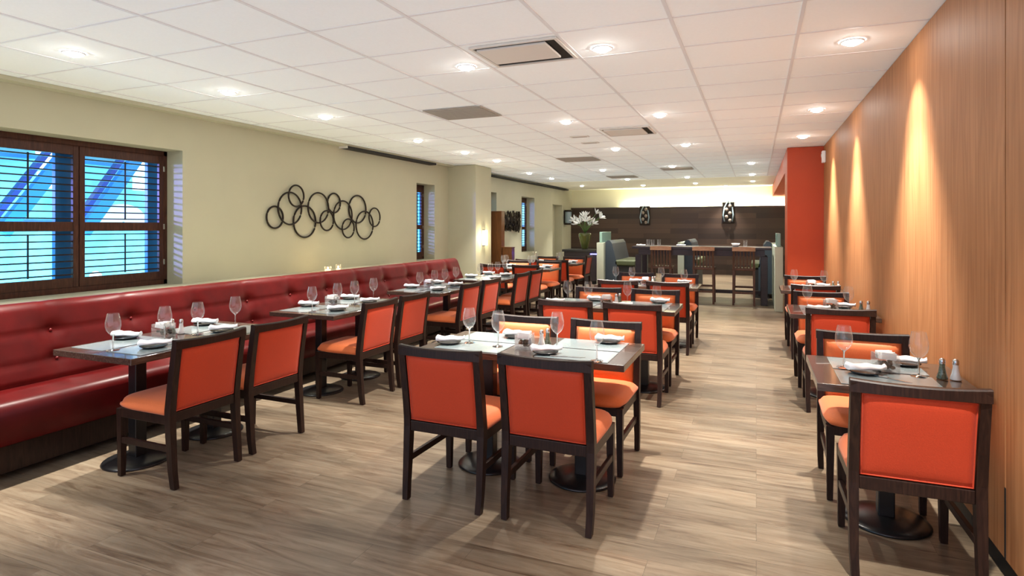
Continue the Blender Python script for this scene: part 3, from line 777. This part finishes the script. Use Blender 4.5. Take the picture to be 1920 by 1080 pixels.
def make_stool():
    t = thing('bar_stool', 'x', 'stool', group='bar stools at the plum table')
    W = M['stoolwood']
    for s in (-1, 1):
        q = MB(); q.bar([((s*.185, -.20, 0), .85), ((s*.18, -.18, .66), 1.), ((s*.178, -.20, .85), .95), ((s*.175, -.245, 1.07), .85)], .042, .042); q.build('leg', W, t)
        q = MB(); q.bar([((s*.185, .19, 0), .85), ((s*.175, .17, .66), 1.)], .042, .042); q.build('leg', W, t)
    q = MB(); q.box(-.21, .21, -.20, .21, .66, .71, .012); q.build('seat', W, t)
    q = MB()
    for i in range(5):
        x = -.12+.06*i
        q.loft([[(x-.012+.0, y, z) if k == 0 else (x+.012, y, z) for k in (0, 1)]+[(x+.012, y-.012, z), (x-.012, y-.012, z)] for y, z in ((-.195, .71), (-.205, .82), (-.22, .95), (-.24, 1.05))])
    q.build('slats', W, t)
    q = MB(); rings = []
    for i in range(11):
        u = -1+2*i/10; x = .205*u; y = -.245-.03*(1-u*u); zz = 1.035; zt = 1.105+.012*(1-u*u)
        rings.append([(x, y-.013, zz), (x, y+.013, zz), (x, y+.013, zt), (x, y-.013, zt)])
    q.loft(rings); q.build('top_rail', M['rail'], t)['label'] = 'honey-coloured curved top rail'
    q = MB(); q.box(-.165, .165, -.212, -.188, .22, .26); q.build('stretcher', W, t)
    q = MB(); q.box(-.165, .165, .168, .192, .30, .34); q.build('foot_rest', W, t)
    for s in (-1, 1):
        q = MB(); q.box(s*.18-.011, s*.18+.011, -.17, .165, .26, .30); q.build('stretcher', W, t)
    return t
PROTO['stool'] = (make_stool(), False)
for x, lb in ((-1.76, 'brown slat-back bar stool at the banquette end of the bar table'), (-.95, 'brown slat-back bar stool in the middle of the bar table'), (-.22, 'brown slat-back bar stool nearest the orange column')):
    place('stool', lb, (x, 12.28, 0), 0)
# half walls with glass screens
def halfwall(x0, x1, y0, y1, h, lb, gl=True):
    t = thing('half_wall', lb, 'partition', ((x0+x1)/2, (y0+y1)/2, 0), group='pale half walls around the booths')
    w, d = (x1-x0)/2, (y1-y0)/2
    q = MB(); q.box(-w, w, -d, d, 0, h, .004); q.build('panel', M['halfwall'], t)
    if gl:
        q = MB(); q.box(-.03, .03, -d+.06, -d+.95, h, h+.24, .006); q.build('glass_screen', M['frost'], t)['label'] = 'frosted green glass screen'
    return t
halfwall(.305, .435, 11.45, 14.6, 1.14, 'pale half wall between bar table and orange column')
halfwall(-3.33, -3.17, 13.1, 15.0, 1.14, 'pale half wall between dark console and left booth')
halfwall(-1.70, -1.56, 14.3, 16.2, 1.13, 'pale half wall behind the middle of the bar table', False)
def booth(x, y, w, d, lb, flip):
    t = thing('booth_seat', lb, 'bench', (x, y, 0), group='booth seats around the bar table')
    s = -1 if flip else 1
    q = MB(); q.loft([[(s*a, yy, z) for a, z in ((0, .10), (0, 1.15), (.05, 1.19), (.10, 1.19), (.15, 1.12), (.26, .66), (.26, .10))] for yy in (-d/2, d/2)]); q.build('backrest', M['teal'], t)
    q = MB(); q.box(min(s*.20, s*w), max(s*.20, s*w), -d/2, d/2, .62, .745, .03, 3); q.build('seat_cushion', M['green'], t)['label'] = 'olive seat cushion'
    q = MB(); q.box(min(s*.05, s*(w-.06)), max(s*.05, s*(w-.06)), -d/2+.02, d/2-.02, 0, .62); q.build('base', M['black'], t)
booth(-3.165, 14.0, .68, 1.5, 'slate blue booth seat with olive cushion near the dark console', False)
booth(-1.555, 15.2, .34, 1.6, 'slate blue booth seat behind the middle of the bar table', False)
booth(.300, 14.0, .40, 1.1, 'slate blue booth seat against the half wall by the orange column', True)
# things on the bar table
for (x, y, lb) in ((-2.12, 12.75, 'first glass from the left end of the bar table'), (-2.02, 12.70, 'second glass from the left end of the bar table'), (-1.90, 12.78, 'third glass from the left end of the bar table'), (-.20, 12.65, 'glass beside the white bowl on the bar table')):
    q = MB(); q.lathe([(.0005, .004), (.032, .004), (.036, .13)], 14); o = q.build('tumbler', M['glass']); tag(o, lb, 'glass', 'tumblers on the bar table'); o.location = (x, y, 1.10)
for (x, y, r, lb) in ((-2.24, 12.5, .2, 'folded white napkin at the left end of the bar table'), (-1.45, 12.7, .1, 'folded white napkin near the middle of the bar table')):
    place('napkin', lb, (x, y, 1.10), r, 'folded white napkins')
q = MB(); q.lathe([(.0005, .004), (.05, .004), (.085, .07), (.08, .07), (.047, .012), (.0005, .012)], 20); o = q.build('bowl', M['china']); tag(o, 'white bowl near the right end of the bar table', 'bowl'); o.location = (-.38, 12.6, 1.10)
# console with vase, blue light
cs = thing('console', 'dark console with blue light strip below its top, by the panelling', 'console', (-4.15, 15.3, 0))
q = MB(); q.box(-.56, .70, -.25, .35, .08, .84, .004); q.build('cabinet_body', M['purplewood'], cs)
q = MB(); q.box(-.60, .74, -.30, .38, .84, .90, .004); q.build('console_top', M['iron'], cs)
q = MB(); q.box(.16, .68, -.268, -.252, .775, .80); q.build('light_strip', M['blueled'], cs)['label'] = 'glowing blue light strip'
q = MB(); q.box(-.52, .66, -.22, .32, 0, .08); q.build('toe_kick', M['black'], cs)
va = thing('vase', 'green glazed vase on the dark console, holding white lilies', 'vase', (-4.22, 15.35, .90))
q = MB(); q.lathe([(.0005, 0), (.07, 0), (.085, .03), (.12, .16), (.165, .34), (.17, .40), (.15, .43), (.13, .42), (.10, .40), (.0005, .40)], 24); q.build('vase_body', M['vase'], va)
fl = thing('lily_bouquet', 'spray of white lilies in the green vase', 'flowers', (-4.22, 15.35, 1.37)); rnd = random.Random(5)
q = MB(); heads = []
for k in range(15):
    a = 2*pi*k/15+rnd.uniform(-.2, .2); tl = rnd.uniform(.25, 1.05); l = rnd.uniform(.26, .60)
    d = Vector((sin(tl)*cos(a), sin(tl)*sin(a)*.6, cos(tl)))*l; q.tube([(0, 0, -.05), d*.5+Vector((0, 0, .04)), d], .006, 5); heads.append(d)
q.build('stems', M['leaf'], fl)
for d in heads:
    q = MB(); dn = d.normalized(); up = dn.orthogonal().normalized(); sd = dn.cross(up)
    for k in range(6):
        a = 2*pi*k/6; o_ = up*cos(a)+sd*sin(a); pr = []
        for tt, ww in ((0, .008), (.05, .026), (.11, .03), (.16, .006)):
            c = d+dn*(tt*.75)+o_*(tt*.75); tn = dn.cross(o_)
            pr.append([c-tn*ww, c+dn*.006, c+tn*ww, c-dn*.004])
        q.loft(pr, smooth=True)
    q.build('blossom', M['lily'], fl)

# ------------------------------------------------------------------ ceiling fittings
def vent(x0, x1, y0, y1, lb):
    t = thing('ceiling_vent', lb, 'vent', ((x0+x1)/2, (y0+y1)/2, H), group='square air supply vents'); w, d = (x1-x0)/2, (y1-y0)/2
    q = MB(); q.box(-w, w, -d, d, -.001, .005); q.build('throat', M['black'], t)
    q = MB(); q.box(-w+.02, w-.07, -d+.02, d-.10, -.022, -.006, .004); q.build('face_panel', M['vent'], t)
    q = MB(); e = .022
    for a in ((-w-e, w+e, -d-e, -d), (-w-e, w+e, d, d+e), (-w-e, -w, -d, d), (w, w+e, -d, d)): q.box(*a, -.010, .004)
    q.build('rim', M['vent'], t)
vent(-1.84, -1.24, 3.74, 4.22, 'square ceiling vent with black gap, nearest the camera')
vent(-1.84, -1.26, 7.48, 8.06, 'square ceiling vent with black gap, halfway down the room')
def grille(x0, x1, y0, y1, lb):
    t = thing('return_air_grille', lb, 'vent', ((x0+x1)/2, (y0+y1)/2, H-.006), group='grey return air grilles'); w, d = (x1-x0)/2, (y1-y0)/2
    q = MB(); q.box(-w, w, -d, d, 0, .008); q.build('grille_frame', M['grille'], t)
    q = MB(); n = int(2*d/.035)
    for i in range(n):
        y = -d+.02+(2*d-.04)*(i+.5)/n; q.box(-w+.02, w-.02, y-.008, y+.008, -.008, .001)
    q.build('slats', M['grille'], t)
grille(-3.33, -2.64, 5.55, 6.12, 'grey return grille in the ceiling, front one beside the centre row')
grille(-3.40, -2.70, 10.35, 10.95, 'grey return grille in the ceiling, level with the pillar')
grille(-3.45, -2.75, 14.5, 15.1, 'grey return grille in the ceiling, farthest back')
grille(-1.90, -1.25, 12.9, 13.4, 'grey return grille in the ceiling above the bar stools')
for x, y, lb in ((-2.27, 7.98, 'small flat ceiling access plate, front of a pair'), (-2.29, 8.62, 'small flat ceiling access plate, rear of a pair')):
    q = MB(); q.box(-.13, .13, -.05, .05, -.006, .006, .002); q.mi = 1; q.box(-.10, .10, -.03, .03, -.009, -.006)
    o = q.build('ceiling_plate', mats=[M['vent'], M['grille']]); tag(o, lb, 'plate', 'small ceiling plates'); o.location = (x, y, H)
# wall speaker
t = thing('fire_alarm', 'small white alarm box high on the veneer wall by the orange column', 'alarm', (XR, 10.12, 2.56))
q = MB(); q.box(-.05, 0, -.06, .06, -.09, .09, .01); q.build('alarm_body', M['trim'], t)
q = MB(); q.lathe([(.0005, 0), (.03, 0), (.03, .008), (.0005, .012)], 12); o = q.build('strobe', M['vent'], t); o.rotation_euler = (0, -pi/2, 0); o.location = (-.05, 0, .02)

def make_lamp():
    t = thing('recessed_downlight', 'x', 'ceiling light', group='recessed ceiling downlights')
    q = MB(); q.lathe([(.056, -.003), (.070, -.007), (.074, -.004), (.074, .004)], 28); q.build('trim_ring', M['trim'], t)
    q = MB(); q.lathe([(.0005, -.026), (.030, -.023), (.048, -.014), (.056, -.003)], 24); q.build('lens', M['lens'], t)
    return t
PROTO['lamp'] = (make_lamp(), False)
WARM = (1., .94, .84)
def spot(x, y, z, tx, ty, tz, watts, ang, blend, r=.035, col=WARM):
    d = bpy.data.lights.new('spot_beam', 'SPOT'); d.energy = watts; d.spot_size = radians(ang); d.spot_blend = blend; d.shadow_soft_size = r; d.color = col
    o = bpy.data.objects.new('spot_beam', d); C.objects.link(o); o.location = (x, y, z)
    o.rotation_euler = (Vector((tx, ty, tz))-Vector((x, y, z))).to_track_quat('-Z', 'Y').to_euler(); return o
LW = 370.
rows = [(-4.55, [1.40, 2.75, 4.10, 5.45, 7.45, 8.96, 10.29], 'above the banquette'), (-2.10, [4.16, 6.80, 9.49], 'above the left of the centre row'), (-1.0, [4.09, 6.78, 9.40], 'above the right of the centre row'),
        (.60, [2.05, 4.58, 7.11, 9.15], 'beside the veneer wall'), (-4.9, [12.96, 14.61, 17.48], 'along the wall beyond the pillar'), (-3.14, [12.89, 15.60, 17.96], 'left of the bar table'),
        (-1.61, [12.64, 15.50, 17.67], 'above the bar table'), (-.09, [12.59, 15.30, 17.45], 'in line with the orange column'), (-.86, [19.17], 'close to the back wall')]
ordn = ['first', 'second', 'third', 'fourth', 'fifth', 'sixth', 'seventh']
for x, ysq, wh in rows:
    k = 0
    for y in ysq:
        zc = H if y < 15.95 else H-.004
        if y > 2.4:
            place('lamp', 'lit round ceiling downlight %s, %s from the front' % (wh, ordn[k]), (x, y, zc)); k += 1
        spot(x, y, zc-.04, x, y, 0, LW*(1. if y < 11 else .75), 76, .85)
        if x == .60:
            spot(x, y, zc-.03, XR+.02, y, zc-.95, 140, 68, .9, .02)
# light of the lit fittings
def area(loc, sx, sy, w, rot, col=WARM, nm='glow'):
    d = bpy.data.lights.new(nm, 'AREA'); d.shape = 'RECTANGLE'; d.size = sx; d.size_y = sy; d.energy = w; d.color = col
    o = bpy.data.objects.new(nm, d); C.objects.link(o); o.location = loc; o.rotation_euler = rot; return o
area((-1.5, YB-.05, 2.06), 5.2, .06, 120, (pi-.0, 0, 0), (1, .95, .74), 'cove_glow')
def point(loc, w, r=.03, col=WARM):
    d = bpy.data.lights.new('glow', 'POINT'); d.energy = w; d.shadow_soft_size = r; d.color = col
    o = bpy.data.objects.new('glow', d); C.objects.link(o); o.location = loc
point((-5.10, 11.15, 1.27), 14, .05, (1, .85, .55))
point((-5.45, 6.58, .985), 1.2, .012, (1, .7, .35)); point((-5.45, 6.80, .995), .7, .012, (1, .7, .35))
point((-3.72, 15.0, .74), 1.6, .03, (.1, .1, 1))
# unseen blue area lights, added to brighten the building across the street
for y in (-2, 5, 12, 20):
    area((-7.6, y, -1.5), 4, 1, 1050, (radians(-62)*0, radians(65), 0), (.30, .68, 1.0), 'facade_fill_light')

for (x, y, z, tx, ty, w_) in ((-9.6, 1.1, 2.2, -6.0, 4.62, 1500), (-9.6, 6.6, 2.0, -6.0, 10.18, 800), (-9.6, 12.2, 2.0, -6.0, 15.88, 800)):  # unseen spots added outside to tint the window jambs blue
    spot(x, y, z, tx, ty, 1.6, w_, 17, .6, .2, (.30, .28, 1.))
# ------------------------------------------------------------------ world, camera, colour
w = bpy.data.worlds.new('sky'); sc.world = w; w.use_nodes = True
w.node_tree.nodes['Background'].inputs['Color'].default_value = (.82, .80, .95, 1)
w.node_tree.nodes['Background'].inputs['Strength'].default_value = 1.15
cd = bpy.data.cameras.new('camera'); cam = bpy.data.objects.new('camera', cd); C.objects.link(cam)
cam.location = (0, 0, 1.5); cam.rotation_euler = (pi/2, 0, radians(22.3853))
cd.sensor_width = 36; cd.lens = 1112/1920*36; cd.shift_y = -115/1920; cd.clip_start = .02
sc.camera = cam
sc.view_settings.view_transform = 'Standard'; sc.view_settings.look = 'None'; sc.view_settings.gamma = 1; sc.view_settings.use_curve_mapping = False
sc.view_settings.exposure = 0.54
sc.cycles.max_bounces = 10; sc.cycles.diffuse_bounces = 6; sc.cycles.transparent_max_bounces = 24
sc.cycles.caustics_reflective = False; sc.cycles.caustics_refractive = False
sc.cycles.sample_clamp_indirect = 6.
sc.cycles.use_fast_gi = True; sc.cycles.fast_gi_method = 'ADD'
w.light_settings.ao_factor = .205; w.light_settings.distance = 1.6
